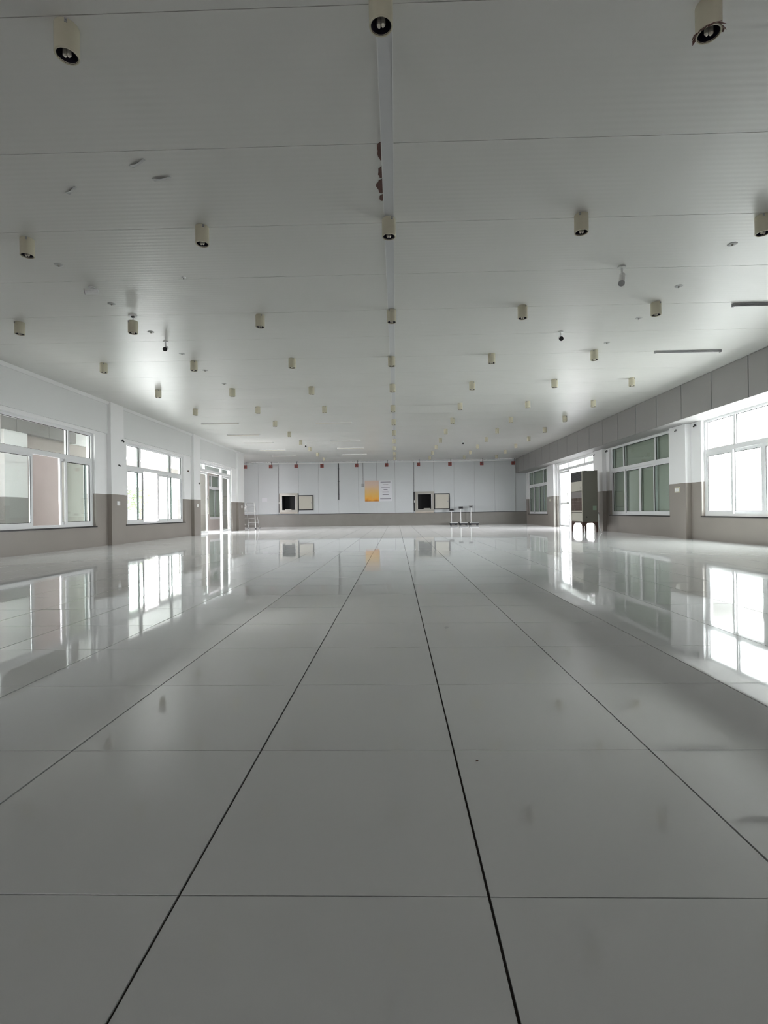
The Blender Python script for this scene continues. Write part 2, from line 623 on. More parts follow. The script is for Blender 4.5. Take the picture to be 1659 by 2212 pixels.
MB().box((XO - 0.06, 15.6, 2.42), (XO - 0.02, 22.0, 2.62)).build('beam', M_BEIGE, wall_outer)

g = MB().box((-60, -30, -0.4), (60, 90, -0.2)).build('ground', M_CONC)
struct(g, 'pale concrete yard outside the hall')
MB().box((7.5, 16.5, -0.2), (15, 34, -0.185)).build('asphalt_apron', mat('asphalt', (0.10, 0.10, 0.10), 0.9, var=0.1), g)  # unseen dark ground, added to dim the doorway's reflection in the ceiling


# ------------------------------------------------------------------ windows
def rect_frame(mb, xc, dx, y0, y1, z0, z1, t):
    mb.box((xc - dx, y0, z0), (xc + dx, y0 + t, z1))
    mb.box((xc - dx, y1 - t, z0), (xc + dx, y1, z1))
    mb.box((xc - dx, y0 + t, z0), (xc + dx, y1 - t, z0 + t))
    mb.box((xc - dx, y0 + t, z1 - t), (xc + dx, y1 - t, z1))
    return mb


def window(name, label, xc, side, y0, y1, z0, z1, sashes, sill=True, ztr=2.0, board=None, mull=(0.235, 0.765)):
    """side = +1 when the room lies on the +x side of the window"""
    w = empty(name, (xc, (y0 + y1) / 2, z0))
    struct(w, label)
    fr = rect_frame(MB(), xc, 0.045, y0, y1, z0, z1, 0.055)
    fr.box((xc - 0.045, y0 + 0.055, ztr), (xc + 0.045, y1 - 0.055, ztr + 0.095))
    ms = [y0 + (y1 - y0) * q for q in mull]
    for q in ms:
        fr.box((xc - 0.04, q - 0.032, ztr + 0.095), (xc + 0.04, q + 0.032, z1 - 0.055))
    fr.build('frame', M_FRAME, w)
    ed = [y0 + 0.055] + ms + [y1 - 0.055]
    for k in range(3):
        a = ed[k] + (0.032 if k else 0)
        b = ed[k + 1] - (0.032 if k < 2 else 0)
        MB().box((xc - 0.004, a, ztr + 0.095), (xc + 0.004, b, z1 - 0.055)).build('transom_pane', M_GLASS, w)
        gk = rect_frame(MB(), xc + side * 0.012, 0.005, a, b, ztr + 0.095, z1 - 0.055, 0.009)
        gk.build('gasket', M_BLACK, w)
    for a, b, tr in sashes:
        xs_ = xc + side * (0.022 if tr else -0.022)
        sm = rect_frame(MB(), xs_, 0.018, a, b, z0 + 0.055, ztr, 0.058)
        so = sm.build('sash', M_FRAME, w)
        MB().box((xs_ - 0.004, a + 0.058, z0 + 0.113), (xs_ + 0.004, b - 0.058, ztr - 0.058)).build('pane', M_GLASS, so)
        gk = rect_frame(MB(), xs_ + side * 0.010, 0.005, a + 0.057, b - 0.057, z0 + 0.112, ztr - 0.057, 0.009)
        gk.build('gasket', M_BLACK, so)
    if sill:
        MB().box((min(xc, xc + side * 0.135), y0 - 0.06, z0 - 0.03), (max(xc, xc + side * 0.135), y1 + 0.03, z0 - 0.001)).build('sill', M_SILL, w)
    if board:
        xb = xc - side * board
        MB().box((min(xb, xb - side * 0.015), y0 + 0.001, z0 + 0.001), (max(xb, xb - side * 0.015), y1 - 0.001, z1 - 0.001)).build('backing_board', M_BOARD, w)
    return w


XWL = XL - 0.11
window('window_1', 'nearest left window, one sash slid open onto a beige wall', XWL, 1, 8.25, 11.97, 0.5, 2.70,
       [(8.31, 9.1, 0), (9.03, 9.97, 1), (10.86, 11.8, 0), (10.98, 11.92, 1)])
window('window_2', 'bright left window between two pillars, sashes slid apart', XWL, 1, 13.38, 17.07, 0.5, 2.70,
       [(13.43, 14.24, 0), (13.5, 14.43, 1), (15.42, 16.36, 0), (15.98, 17.02, 1)])
XWR = XR + 0.12
window('window_3', 'glaring white window nearest on the right wall', XWR, -1, 8.35, 12.02, 0.56, 2.78,
       [(8.4, 9.34, 1), (9.28, 10.187, 0), (10.191, 11.1, 0), (11.04, 11.97, 1)], mull=(0.25, 0.715))
window('window_4', 'closed greenish grey window in the middle of the right wall', XWR, -1, 13.42, 17.12, 0.56, 2.78,
       [(13.47, 14.4, 1), (14.33, 15.272, 0), (15.276, 16.2, 0), (16.15, 17.07, 1)], board=0.075)
window('window_5', 'closed greenish grey window at the far end of the right wall', XWR, -1, 24.18, 27.62, 0.56, 2.78,
       [(24.23, 25.1, 1), (25.04, 25.898, 0), (25.902, 26.75, 0), (26.7, 27.57, 1)], board=0.075)
window('window_6', 'small white framed window across the corridor behind the left door', XO - 0.1, 1, 24.3, 26.25, 0.5, 2.68,
       [(24.36, 25.3, 1), (25.24, 26.2, 0)], board=0.07, ztr=2.02, sill=False)


# ------------------------------------------------------------------ doors
def door(name, label, xc, side, y0, y1, z1, ztr, leaves, mull, posts):
    w = empty(name, (xc, (y0 + y1) / 2, 0))
    struct(w, label)
    fr = MB()
    fr.box((xc - 0.05, y0, 0), (xc + 0.05, y0 + 0.07, z1)).box((xc - 0.05, y1 - 0.07, 0), (xc + 0.05, y1, z1))
    fr.box((xc - 0.05, y0 + 0.07, z1 - 0.07), (xc + 0.05, y1 - 0.07, z1))
    fr.box((xc - 0.05, y0 + 0.07, ztr), (xc + 0.05, y1 - 0.07, ztr + 0.1))
    for q in mull:
        fr.box((xc - 0.045, q - 0.035, ztr + 0.1), (xc + 0.045, q + 0.035, z1 - 0.07))
    for q in posts:
        fr.box((xc - 0.045, q - 0.04, 0), (xc + 0.045, q + 0.04, ztr))
    fr.build('frame', M_FRAME, w)
    ed = [y0 + 0.07] + list(mull) + [y1 - 0.07]
    for a, b in zip(ed[:-1], ed[1:]):
        MB().box((xc - 0.004, a + 0.03, ztr + 0.1), (xc + 0.004, b - 0.03, z1 - 0.07)).build('transom_pane', M_GLASS, w)
    for a, b, rail, handle_y in leaves:
        lf = rect_frame(MB(), xc, 0.025, a, b, 0.02, ztr - 0.01, 0.075)
        if rail:
            lf.box((xc - 0.025, a + 0.075, rail), (xc + 0.025, b - 0.075, rail + 0.09))
        lo = lf.build('leaf', M_FRAME, w)
        MB().box((xc - 0.004, a + 0.075, 0.095), (xc + 0.004, b - 0.075, ztr - 0.085)).build('pane', M_GLASS, lo)
        if handle_y:
            xh = xc + side * 0.07
            h = MB().tube((xh, handle_y, 0.75), (xh, handle_y, 1.45), 0.016)
            for zz in (0.85, 1.35):
                h.tube((xc + side * 0.02, handle_y, zz), (xh, handle_y, zz), 0.01)
            h.build('handle', M_METAL, lo, True)
    return w


door('door_1', 'white framed glass doorway on the left wall, open in the middle', XWL, 1, 18.5, 22.1, 2.70, 2.36,
     [(18.57, 19.42, 0, 19.37), (21.04, 22.03, 0, None)], (19.15, 20.98), (21.0,))
door('door_2', 'bright white framed glass doorway on the right wall beside the cooler', XWR, -1, 18.3, 22.62, 2.78, 2.42,
     [(21.35, 22.55, 0.98, 21.45)], (19.5, 21.4), (21.31, 19.6))


# ------------------------------------------------------------------ ceiling lamps
ORD = ['nearest', 'second nearest', 'third nearest', 'fourth nearest', 'fifth nearest', 'sixth nearest', 'seventh nearest',
       'eighth nearest', 'ninth nearest', 'tenth nearest', 'eleventh nearest', 'twelfth nearest']
LH = 0.169
R = 0.066
house_me = MB().lathe([(0.0, 0.0), (R * .97, 0.0), (R, -0.004), (R, -LH + 0.004), (R - 0.003, -LH), (R - 0.009, -LH), (R - 0.010, -LH + 0.01)], 24).mesh('housing', M_CREAM, True)
refl_me = MB().lathe([(R - 0.0095, -LH + 0.004), (R - 0.0125, -LH + 0.06), (R - 0.02, -0.03), (0.0, -0.03)], 24).mesh('reflector', M_INNER, True)


def bulb_mesh():
    b = MB()
    for sx in (-0.0125, 0.0125):
        b.tube((sx, 0, -0.05), (sx, 0, -LH + 0.008), 0.0115, seg=10)
        b.tube((sx, 0, -LH + 0.008), (sx * 0.7, 0, -LH - 0.003), 0.0115, 0.006, seg=10)
    b.tube((0, 0, -0.03), (0, 0, -0.055), 0.022, seg=12)
    return b.mesh('bulb', M_BULB, True)


bulb_me = bulb_mesh()
clip_me = MB().box((R - 0.004, -0.007, -0.028), (R + 0.006, 0.007, -0.006)).box((R + 0.003, -0.004, -0.02), (R + 0.012, 0.004, -0.012)).mesh('fixing_screw', M_GREYPL)
COLX = {-3: -5.38, -2: -3.67, -1: -1.87, 0: -0.046, 1: 1.74, 2: 3.50, 3: 5.12}
GRIDY = [2.83, 4.96, 7.12, 9.24, 11.27, 13.40, 15.45, 17.53, 19.63, 21.73, 23.83, 25.93]
MEAS = {(0, 0): (-0.049, 2.772), (0, 1): (-0.037, 4.895), (0, 2): (-0.03, 7.099), (0, 3): (-0.049, 9.231), (0, 4): (-0.047, 11.218), (0, 5): (-0.051, 13.44),
        (-1, 0): (-1.87, 2.894), (-1, 1): (-1.876, 4.959), (-1, 2): (-1.906, 7.201), (-1, 3): (-1.871, 9.254), (-1, 4): (-1.863, 11.34), (-1, 5): (-1.872, 13.465),
        (-2, 1): (-3.729, 5.094), (-2, 2): (-3.69, 7.10), (-2, 3): (-3.706, 9.309), (-2, 4): (-3.662, 11.378), (-2, 5): (-3.63, 13.372),
        (-3, 2): (-5.447, 7.271), (-3, 3): (-5.402, 9.314), (-3, 4): (-5.354, 11.381), (-3, 5): (-5.342, 13.474),
        (1, 0): (1.79, 2.898), (1, 1): (1.813, 4.925), (1, 2): (1.785, 7.084), (1, 3): (1.755, 9.209), (1, 4): (1.699, 11.183), (1, 5): (1.708, 13.35),
        (2, 1): (3.598, 5.026), (2, 2): (3.604, 7.071), (2, 3): (3.562, 9.134), (2, 4): (3.47, 11.11), (2, 5): (3.444, 13.263),
        (3, 4): (5.13, 11.113), (3, 5): (5.144, 13.292)}
ROWS = {0: range(0, 12), -1: range(0, 6), -2: range(1, 12), -3: range(2, 6), 1: range(0, 12), 2: range(1, 12), 3: range(4, 12)}
CNAME = {0: 'in the column along the centre strip', -1: 'in the first column left of the centre strip', -2: 'in the second column left of the centre strip',
         -3: 'in the leftmost column', 1: 'in the first column right of the centre strip', 2: 'in the second column right of the centre strip',
         3: 'in the rightmost column'}
for c, rows in ROWS.items():
    for n, j in enumerate(rows):
        x, y = MEAS.get((c, j), (COLX[c], GRIDY[j]))
        hang = (c, j) == (-2, 2)
        ztop = ZC - (0.010 if c == 0 else 0.0)
        lamp = empty('ceiling_lamp', (x, y, ztop - (0.085 if hang else 0)))
        inst('housing', house_me, lamp)
        inst('reflector', refl_me, lamp)
        inst('bulb', bulb_me, lamp, rot=(0, 0, random.uniform(-.3, .3)))
        inst('fixing_screw', clip_me, lamp, rot=(0, 0, random.choice((-1, 1)) * 0.5 - PI / 2))
        lab = 'cylinder ceiling lamp, %s %s' % (ORD[n], CNAME[c])
        if hang:
            lab = 'cylinder ceiling lamp dangling loose on its wire, second column left of the centre strip'
            MB().tube((x, y, ZC - 0.09), (x + 0.004, y, ZC), 0.004, seg=6).build('wire', M_DARKGREY, lamp)
            MB().tube((x, y, ZC - 0.012), (x, y, ZC), 0.06, seg=18).build('ceiling_plate', M_WHITE, lamp, True)
            MB().box((x - 0.02, y - 0.012, ZC - 0.03), (x + 0.02, y + 0.012, ZC - 0.012)).build('terminal_block', M_DARKGREY, lamp)
        if (c, j) == (1, 0):
            lab = 'cylinder ceiling lamp with a broken rusty rim, nearest right of the centre strip'
            rb = MB()
            for q in range(9):
                a = PI * 0.75 + q * 0.42
                r0, r1 = R - 0.004, R + random.uniform(0.004, 0.03)
                zb = -LH + random.uniform(-0.022, 0.006)
                nn = len(rb.v)
                for aa, rr, zz in ((a, r0, -LH + 0.012), (a + 0.42, r0, -LH + 0.012), (a + 0.42, r1, zb), (a + 0.1, r1, zb - 0.006)):
                    rb.v.append((x + rr * math.cos(aa), y + rr * math.sin(aa), ztop + zz))
                for aa, rr, zz in ((a, r0, -LH + 0.009), (a + 0.42, r0, -LH + 0.009), (a + 0.42, r1, zb - 0.003), (a + 0.1, r1, zb - 0.009)):
                    rb.v.append((x + rr * math.cos(aa), y + rr * math.sin(aa), ztop + zz))
                rb.f += [tuple(nn + i for i in qd) for qd in ((0, 1, 2, 3), (7, 6, 5, 4), (0, 4, 5, 1), (1, 5, 6, 2), (2, 6, 7, 3), (3, 7, 4, 0))]
            rb.build('broken_rim', M_GLUE, lamp)
        tag(lamp, lab, 'lamp', 'cylinder lamps on the ceiling')

# ceiling tube battens
SIDE_T = [(-5.42, 15.62, 'left'), (-5.38, 17.9, 'left'), (-5.4, 19.95, 'left'), (-5.42, 22.3, 'left'), (-5.42, 24.7, 'left'),
          (-1.92, 15.78, 'middle'), (-1.95, 19.8, 'middle'), (-1.95, 22.07, 'middle'), (-1.98, 24.56, 'middle'),
          (5.28, 7.15, 'right'), (5.25, 9.22, 'right')]
cnt = {}
for x, y, sd in SIDE_T:
    cnt[sd] = cnt.get(sd, 0) + 1
    t = empty('batten_light', (x, y, ZC))
    MB().box((x - 0.58, y - 0.022, ZC - 0.022), (x + 0.58, y + 0.022, ZC)).build('base_rail', M_WHITE if sd != 'right' else M_GREYPL, t)  # right battens are grey throughout: their backlit shade is put into the colour
    MB().tube((x - 0.57, y, ZC - 0.03), (x + 0.57, y, ZC - 0.03), 0.013, seg=10).build('tube', M_BULB if sd != 'right' else M_GREYPL, t, True)
    for e in (-0.575, 0.575):
        MB().box((x + e - 0.014, y - 0.018, ZC - 0.046), (x + e + 0.014, y + 0.018, ZC)).build('end_cap', M_WHITE if sd != 'right' else M_GREYPL, t)
    where = {'left': 'over the left side of the hall', 'middle': 'left of the centre strip', 'right': 'over the near right windows'}[sd]
    tag(t, 'slim ceiling tube batten, %s of those %s' % (ORD[cnt[sd] - 1], where), 'light', 'slim tube battens on the ceiling')

# small ceiling cover discs
disc_me = MB().lathe([(0, -0.004), (0.022, -0.006), (0.045, -0.004), (0.05, 0.0)], 16).mesh('disc', M_TAPE, True)
knob_me = MB().lathe([(0.0, -0.022), (0.008, -0.022), (0.01, -0.004)], 10).mesh('nozzle', M_METAL, True)
for sd, lst in (('left', [(-3.759, 5.624), (-3.762, 6.691), (-3.751, 7.755), (-3.727, 8.834), (-3.715, 9.884), (-3.696, 10.929)]),
                ('right', [(3.64, 5.536), (3.629, 6.552), (3.63, 7.616), (3.608, 8.705)])):
    for n, (x, y) in enumerate(lst):
        o = empty('ceiling_disc', (x, y, ZC))
        inst('disc', disc_me, o)
        inst('nozzle', knob_me, o)
        tag(o, 'small round cover disc on the ceiling, %s in the %s line' % (ORD[n], sd), 'disc', 'ceiling cover discs')
o = empty('ceiling_sensor', (-2.495, 5.994, ZC))
inst('disc', MB().lathe([(0, -0.016), (0.018, -0.014), (0.028, 0)], 14).mesh('disc', M_WHITE, True), o)
inst('nozzle', knob_me, o)
tag(o, 'tiny white ceiling sensor left of the third row of lamps', 'sensor')


# surveillance cameras
def cctv(loc, aim, label, scale=1.0, body=M_WHITE, n='security_camera', drop=0.06, base_dir=(0, 0, -1), black=True, group='security cameras'):
    L = Vector(loc)
    bd = Vector(base_dir)
    o = empty(n, loc)
    MB().tube(L, L + bd * 0.012 * scale, 0.042 * scale, seg=16).build('base_plate', body, o, True)
    j = L + bd * drop * scale
    MB().tube(L + bd * 0.01 * scale, j, 0.011 * scale, seg=8).build('arm', body, o, True)
    d = Vector(aim).normalized()
    b0, b1 = j - d * 0.075 * scale, j + d * 0.075 * scale
    bo = MB().tube(b0, b1, 0.031 * scale, seg=16).build('barrel', body, o, True)
    MB().tube(b1 - d * 0.002, b1 + d * 0.006 * scale, 0.033 * scale, seg=16).build('lens_face', M_BLACK if black else M_GREYPL, bo, True)
    tag(o, label, 'camera', group)
    return o


cctv((-3.725, 8.2, ZC), (0.25, -1, -0.45), 'bullet camera with a black face on the ceiling left of centre', 1.05, drop=0.11)
cctv((2.648, 8.14, ZC), (-0.2, -1, -0.35), 'bullet camera with a black face on the ceiling right of centre', 1.05, drop=0.10)
cctv((2.671, 6.0, ZC), (-0.35, -0.6, -0.9), 'silver bullet camera tilted down on the near right ceiling', 1.1, body=M_ALU, drop=0.13, black=False)
cctv((-3.735, 6.2, ZC), (-0.9, -0.4, -0.15), 'white broken camera mount on the near left ceiling', 1.0, drop=0.05, black=False)
cctv((-3.645, 20.6, ZC), (0.1, -1, -0.3), 'small far camera on the ceiling left of the centre strip', 1.0, drop=0.09)
cctv((2.72, 20.5, ZC), (-0.1, -1, -0.3), 'small far camera on the ceiling right of the centre strip', 1.0, drop=0.09)
cctv((-8.05, 26.4, ZC), (0.2, -1, -0.2), 'dark camera under the ceiling in the far left corner', 1.5, body=M_DARKGREY, drop=0.11)
XPL, XPR = XL + 0.11, XR - 0.13
cctv((XPL, 12.97, 2.67), (0.5, -0.4, -0.6), 'small black sensor high on the nearest left pillar', 0.54, body=M_DARKGREY, n='wall_sensor', base_dir=(1, 0, 0), group='wall sensors')
cctv((XPL, 12.80, 2.02), (0.5, 0.5, -0.4), 'small black hook on the nearest left pillar below the sensor', 0.43, body=M_DARKGREY, n='wall_sensor', base_dir=(1, 0, 0), group='wall sensors')
cctv((XL, 17.36, 2.24), (0.5, -0.4, -0.5), 'small brown sensor beside the bright left window', 0.50, body=M_RUST, n='wall_sensor', base_dir=(1, 0, 0), group='wall sensors')
cctv((XPL, 18.04, 1.86), (0.5, -0.4, -0.5), 'small black sensor low on the middle left pillar', 0.50, body=M_DARKGREY, n='wall_sensor', base_dir=(1, 0, 0), group='wall sensors')
cctv((XL, 18.36, 2.52), (0.5, -0.4, -0.5), 'small brown sensor above the left doorway edge', 0.50, body=M_RUST, n='wall_sensor', base_dir=(1, 0, 0), group='wall sensors')
cctv((XPR, 12.81, 2.68), (-0.5, -0.4, -0.5), 'small black sensor high on the nearest right pillar', 0.47, body=M_GREYPL, n='wall_sensor', base_dir=(-1, 0, 0), group='wall sensors')
cctv((XR, 12.22, 2.70), (-0.5, -0.4, -0.5), 'small black sensor above the edge of the glaring white window', 0.58, body=M_DARKGREY, n='wall_sensor', base_dir=(-1, 0, 0), group='wall sensors')
cctv((XR, 17.26, 2.70), (-0.5, -0.4, -0.5), 'small black sensor beside the middle right window', 0.58, body=M_DARKGREY, n='wall_sensor', base_dir=(-1, 0, 0), group='wall sensors')
cctv((XPR, 18.02, 2.66), (-0.5, -0.4, -0.5), 'small grey sensor on the pillar above the cooler', 0.50, body=M_GREYPL, n='wall_sensor', base_dir=(-1, 0, 0), group='wall sensors')


# socket plates
def plate(x, y, z, side, label, w=0.13, h=0.11):
    o = empty('socket_plate', (x, y, z))
    MB().box((min(x, x + side * 0.012), y - w / 2, z - h / 2), (max(x, x + side * 0.012), y + w / 2, z + h / 2)).build('faceplate', M_CREAM if side < 0 else M_WHITE, o)
    for q in (-1, 1):
        MB().box((min(x + side * 0.012, x + side * 0.016), y + q * w * 0.23 - w * 0.17, z - h * 0.28), (max(x + side * 0.012, x + side * 0.016), y + q * w * 0.23 + w * 0.17, z + h * 0.28)).build('rocker', M_WHITE, o)
    tag(o, label, 'socket', 'socket plates on the pillars')


plate(XPL, 12.76, 1.05, 1, 'white socket plate on the nearest left pillar')
plate(XPL, 17.92, 1.07, 1, 'white socket plate on the middle left pillar')
plate(XPL, 23.1, 1.07, 1, 'small pale socket plate on the far left pillar')
plate(XPR, 12.80, 1.20, -1, 'wide cream socket plate on the nearest right pillar', 0.22, 0.13)
plate(XPR, 23.25, 1.20, -1, 'cream socket plate on the far right pillar')

# peeling tape scraps on the ceiling
for x, y, a, l, lab in ((-2.04, 4.03, -0.5, 0.17, 'broad grey tape scrap peeling from the near left ceiling'),
                        (-1.93, 4.22, -0.2, 0.17, 'thin curled tape scrap left of the centre strip'),
                        (-2.78, 4.34, -0.6, 0.16, 'faint tape scrap at the far left of the near ceiling')):
    t = MB()
    n_ = 6
    for q in range(n_):
        s0, s1 = q / n_, (q + 1) / n_
        for s_ in (s0, s1):
            pass
        ca, sa = math.cos(a), math.sin(a)
        nn = len(t.v)
        for s_ in (s0, s1):
            zz = -0.002 - 0.014 * math.sin(PI * s_) ** 2
            for wd in (-0.02, 0.02):
                px, py = (s_ - .5) * l, wd * (1 - 0.5 * s_)
                for th in (0, 0.0015):
                    t.v.append((x + px * ca - py * sa, y + px * sa + py * ca, ZC + zz * (1 if wd < 0 else 0.25) - th))
        t.f += [tuple(nn + i for i in qd) for qd in ((0, 2, 6, 4), (1, 5, 7, 3), (0, 4, 5, 1), (2, 3, 7, 6), (0, 1, 3, 2), (4, 6, 7, 5))]
    tag(t.build('tape_scrap', M_TAPE), lab, 'tape', 'peeling tape scraps on the ceiling')


# ------------------------------------------------------------------ back wall things
def hatch(h, label, tray_x):
    a, b, c, e = h
    o = empty('wall_hatch', ((a + b) / 2, YB, c))
    yf = YB - 0.085
    f = MB()
    t = 0.13
    f.box((a, yf, c), (a + t, YB + 0.02, e)).box((b - t, yf, c), (b, YB + 0.02, e))
    f.box((a + t, yf, c), (b - t, YB + 0.02, c + t)).box((a + t, yf, e - t), (b - t, YB + 0.02, e))
    fo = f.build('frame', M_METAL, o)
    rf = MB()
    for (p0, p1) in (((a + t, c + t), (a + t + .02, e - t)), ((b - t - .02, c + t), (b - t, e - t))):
        rf.box((p0[0], yf - 0.02, p0[1]), (p1[0], yf, p1[1]))
    rf.box((a + t, yf - 0.02, e - t - .02), (b - t, yf, e - t))
    rf.build('inner_lip', M_ALU, fo)
    ch = MB()
    x0, x1, z0, z1 = a + t, b - t, c + t, e - t
    ch.box((x0 - .02, YB + 0.02, z0 - .02), (x0, YB + 0.7, z1 + .02)).box((x1, YB + 0.02, z0 - .02), (x1 + .02, YB + 0.7, z1 + .02))
    ch.box((x0, YB + 0.02, z0 - .02), (x1, YB + 0.7, z0)).box((x0, YB + 0.02, z1), (x1, YB + 0.7, z1 + .02))
    ch.box((x0 - .02, YB + 0.7, z0 - .02), (x1 + .02, YB + 0.72, z1 + .02))
    ch.build('chamber', M_BLACK, o)
    MB().box((tray_x, yf - 0.06, z0), (tray_x + 0.36, YB + 0.1, z0 + 0.045)).build('tray', M_METAL, o)
    MB().box((a + 0.02, yf - 0.03, c - 0.075), (b - 0.02, YB - 0.03, c)).build('ledge', mat('worn_beige', (0.50, 0.44, 0.38), 0.6, var=0.2), o)
    # door folded back flat against the wall on the right
    d0, d1 = b + 0.01, b + 0.87
    zd0, zd1 = c + 0.10, e - 0.115
    lf = MB().box((d0, yf + 0.005, zd0), (d1, yf + 0.055, zd1)).build('door', M_COOLER, o)
    rect = MB()
    tt = 0.055
    yy0, yy1 = yf - 0.012, yf + 0.005
    rect.box((d0, yy0, zd0), (d0 + tt, yy1, zd1)).box((d1 - tt, yy0, zd0), (d1, yy1, zd1))
    rect.box((d0 + tt, yy0, zd0), (d1 - tt, yy1, zd0 + tt)).box((d0 + tt, yy0, zd1 - tt), (d1 - tt, yy1, zd1))
    rect.build('gasket', M_BLACK, lf)
    zm = (zd0 + zd1) / 2
    MB().box((d1 - tt - 0.07, yy0 - 0.006, zm - 0.03), (d1 - tt - 0.03, yy1, zm + 0.03)).build('latch', M_GREYPL, lf)
    for zz in (zd0 + 0.12, zd1 - 0.12):
        MB().tube((b + 0.003, yf - 0.006, zz - 0.05), (b + 0.003, yf - 0.006, zz + 0.05), 0.014, seg=8).build('hinge', M_METAL, lf)
    MB().tube((a - 0.03, yf, (c + e) / 2 - .06), (a - 0.03, yf, (c + e) / 2 + .06), 0.025, seg=10).build('lock', M_ALU, o, True)
    tag(o, label, 'hatch', 'steel hatches in the far wall')


hatch(hatches[0], 'steel wall hatch with its door folded open, left of the orange poster', -6.12)
hatch(hatches[1], 'steel wall hatch with its door folded open, behind the platform scales', 1.52)

# posters
yp = YB - 0.034
o = MB().box((-1.71, yp - 0.008, 1.345), (-0.945, yp, 2.49)).build('poster', M_POSTER)
tag(o, 'orange poster on the middle of the far wall', 'poster')
o = empty('notice_sheet', (-0.57, yp, 1.345))
MB().box((-0.925, yp - 0.006, 1.345), (-0.22, yp, 2.49)).build('sheet', M_PAPER, o)
for zz, w in ((2.40, 0.55), (2.25, 0.30), (2.12, 0.46), (1.98, 0.22), (1.85, 0.36), (1.71, 0.34), (1.48, 0.60)):
    MB().box((-0.57 - w / 2, yp - 0.008, zz - 0.018), (-0.57 + w / 2, yp - 0.006, zz + 0.018)).build('text_line', M_INK, o)
tag(o, 'white printed notice beside the orange poster', 'notice')
o = MB().box((-7.42, yp - 0.005, 1.38), (-7.12, yp, 1.62)).build('paper_note', M_PAPER)
tag(o, 'small pale paper stuck left of the left wall hatch', 'paper')


# conduits on the far wall
def conduit(x, z0, z1, r, label, material, box=None):
    o = empty('conduit', (x, YB - 0.03, z0))
    MB().tube((x, YB - 0.045, z0), (x, YB - 0.045, z1), r, seg=8).build('pipe', material, o, True)
    zz = z0 + 0.3
    k = 0
    while zz < z1:
        MB().box((x - r * 1.6, YB - 0.045 - r * 1.2, zz - 0.015), (x + r * 1.6, YB - 0.03, zz + 0.015)).build('clip', material, o)
        zz += 0.7
    if box:
        MB().box((x - 0.09, YB - 0.09, z0 - 0.14), (x + 0.05, YB - 0.03, z0 + 0.02)).build('junction_box', M_GREYPL, o)
    tag(o, label, 'conduit', 'conduits on the far wall')


conduit(-3.156, 1.46, 3.47, 0.028, 'thick black cable ending halfway down the far wall', M_DARKGREY)
conduit(-6.49, 1.86, 3.47, 0.016, 'thin grey conduit down to the left wall hatch', M_GREYPL)
conduit(0.985, 1.86, 3.47, 0.022, 'grey conduit down to the right wall hatch', M_GREYPL)
conduit(-1.80, 2.30, 3.47, 0.012, 'thin conduit with a junction box beside the orange poster', M_GREYPL, True)
conduit(6.52, 0.72, 3.47, 0.014, 'thin pale conduit at the right end of the far wall', M_TAPE)

# red square boxes hanging before the far wall
RX = [-8.2, -6.80, -5.41, -4.0, -2.12, -0.49, 1.23, 2.93, 4.64, 6.33]
RN = ['leftmost', 'second from left', 'third from left', 'fourth from left', 'fifth from left', 'fifth from right', 'fourth from right', 'third from right', 'second from right', 'rightmost']
for x, nm in zip(RX, RN):
    yy = 27.5
    z = 3.30
    o = empty('hanging_box', (x, yy, z))
    s_ = 0.092
    bd = MB().box((x - s_, yy - 0.03, z - s_), (x + s_, yy + 0.03, z + s_)).build('box', M_RED, o)
    cr = MB()
    cr.prism([(x - s_, z + s_), (x - s_ * .7, z + s_), (x + s_, z - s_), (x + s_ * .7, z - s_)][:3] + [(x + s_ * .7, z - s_)], 1, yy - 0.036, yy - 0.03)
    cr.prism([(x + s_, z + s_), (x + s_ * .7, z + s_), (x - s_, z - s_), (x - s_ * .7, z - s_)][:3] + [(x - s_ * .7, z - s_)], 1, yy - 0.0365, yy - 0.0305)
    cr.build('cross_brace', M_DARKGREY, bd)
    MB().tube((x + 0.05, yy, z + s_), (x + 0.05, yy, ZC), 0.012, seg=8).build('rod', M_DARKGREY, o, True)
    MB().tube((x + 0.05, yy, ZC - 0.012), (x + 0.05, yy, ZC), 0.03, seg=10).build('ceiling_rose', M_GREYPL, o, True)
    tag(o, 'small dark red square box hanging before the far wall, %s' % nm, 'box', 'red boxes hanging along the far wall')


# ------------------------------------------------------------------ things on the floor
# platform scales
def scale_(x0, x1, yc, post_x, hz, head_mat, label):
    o = empty('platform_scale', ((x0 + x1) / 2, yc, 0))
    b = MB()
    b.box((x0 + .02, yc - 0.24, 0.05), (x1 - .02, yc + 0.24, 0.115))
    b.build('base', M_DARKGREY, o)
    MB().box((x0, yc - 0.22, 0.12), (x1, yc + 0.22, 0.15)).build('platform', M_ALU, o)
    for px in (x0 + .06, x1 - .06):
        for py in (yc - .19, yc + .19):
            MB().tube((px, py, 0), (px, py, 0.05), 0.03, seg=10).build('foot', M_BLACK, o, True)
    MB().tube((post_x, yc + 0.21, 0.155), (post_x, yc + 0.21, hz), 0.018, seg=10).build('post', M_ALU, o, True)
    hd = MB().prism([(yc + 0.13, hz), (yc + 0.23, hz), (yc + 0.23, hz + 0.115), (yc + 0.16, hz + 0.115)], 0, post_x - 0.115, post_x + 0.115).build('display_head', head_mat, o)
    MB().box((post_x - 0.08, yc + 0.125, hz + 0.03), (post_x + 0.05, yc + 0.142, hz + 0.08)).build('screen', M_BLACK, hd)
    tag(o, label, 'scale', 'platform scales at the far wall')


scale_(2.86, 3.26, 27.25, 2.98, 0.77, M_DARKGREY, 'platform scale with the lowest black head, leftmost of three at far wall')
scale_(3.36, 3.80, 27.25, 3.48, 0.88, M_DARKGREY, 'platform scale with a black head, middle of three at far wall')
scale_(3.88, 4.38, 27.25, 4.02, 0.92, M_GREYPL, 'platform scale with a grey head, rightmost of three at far wall')

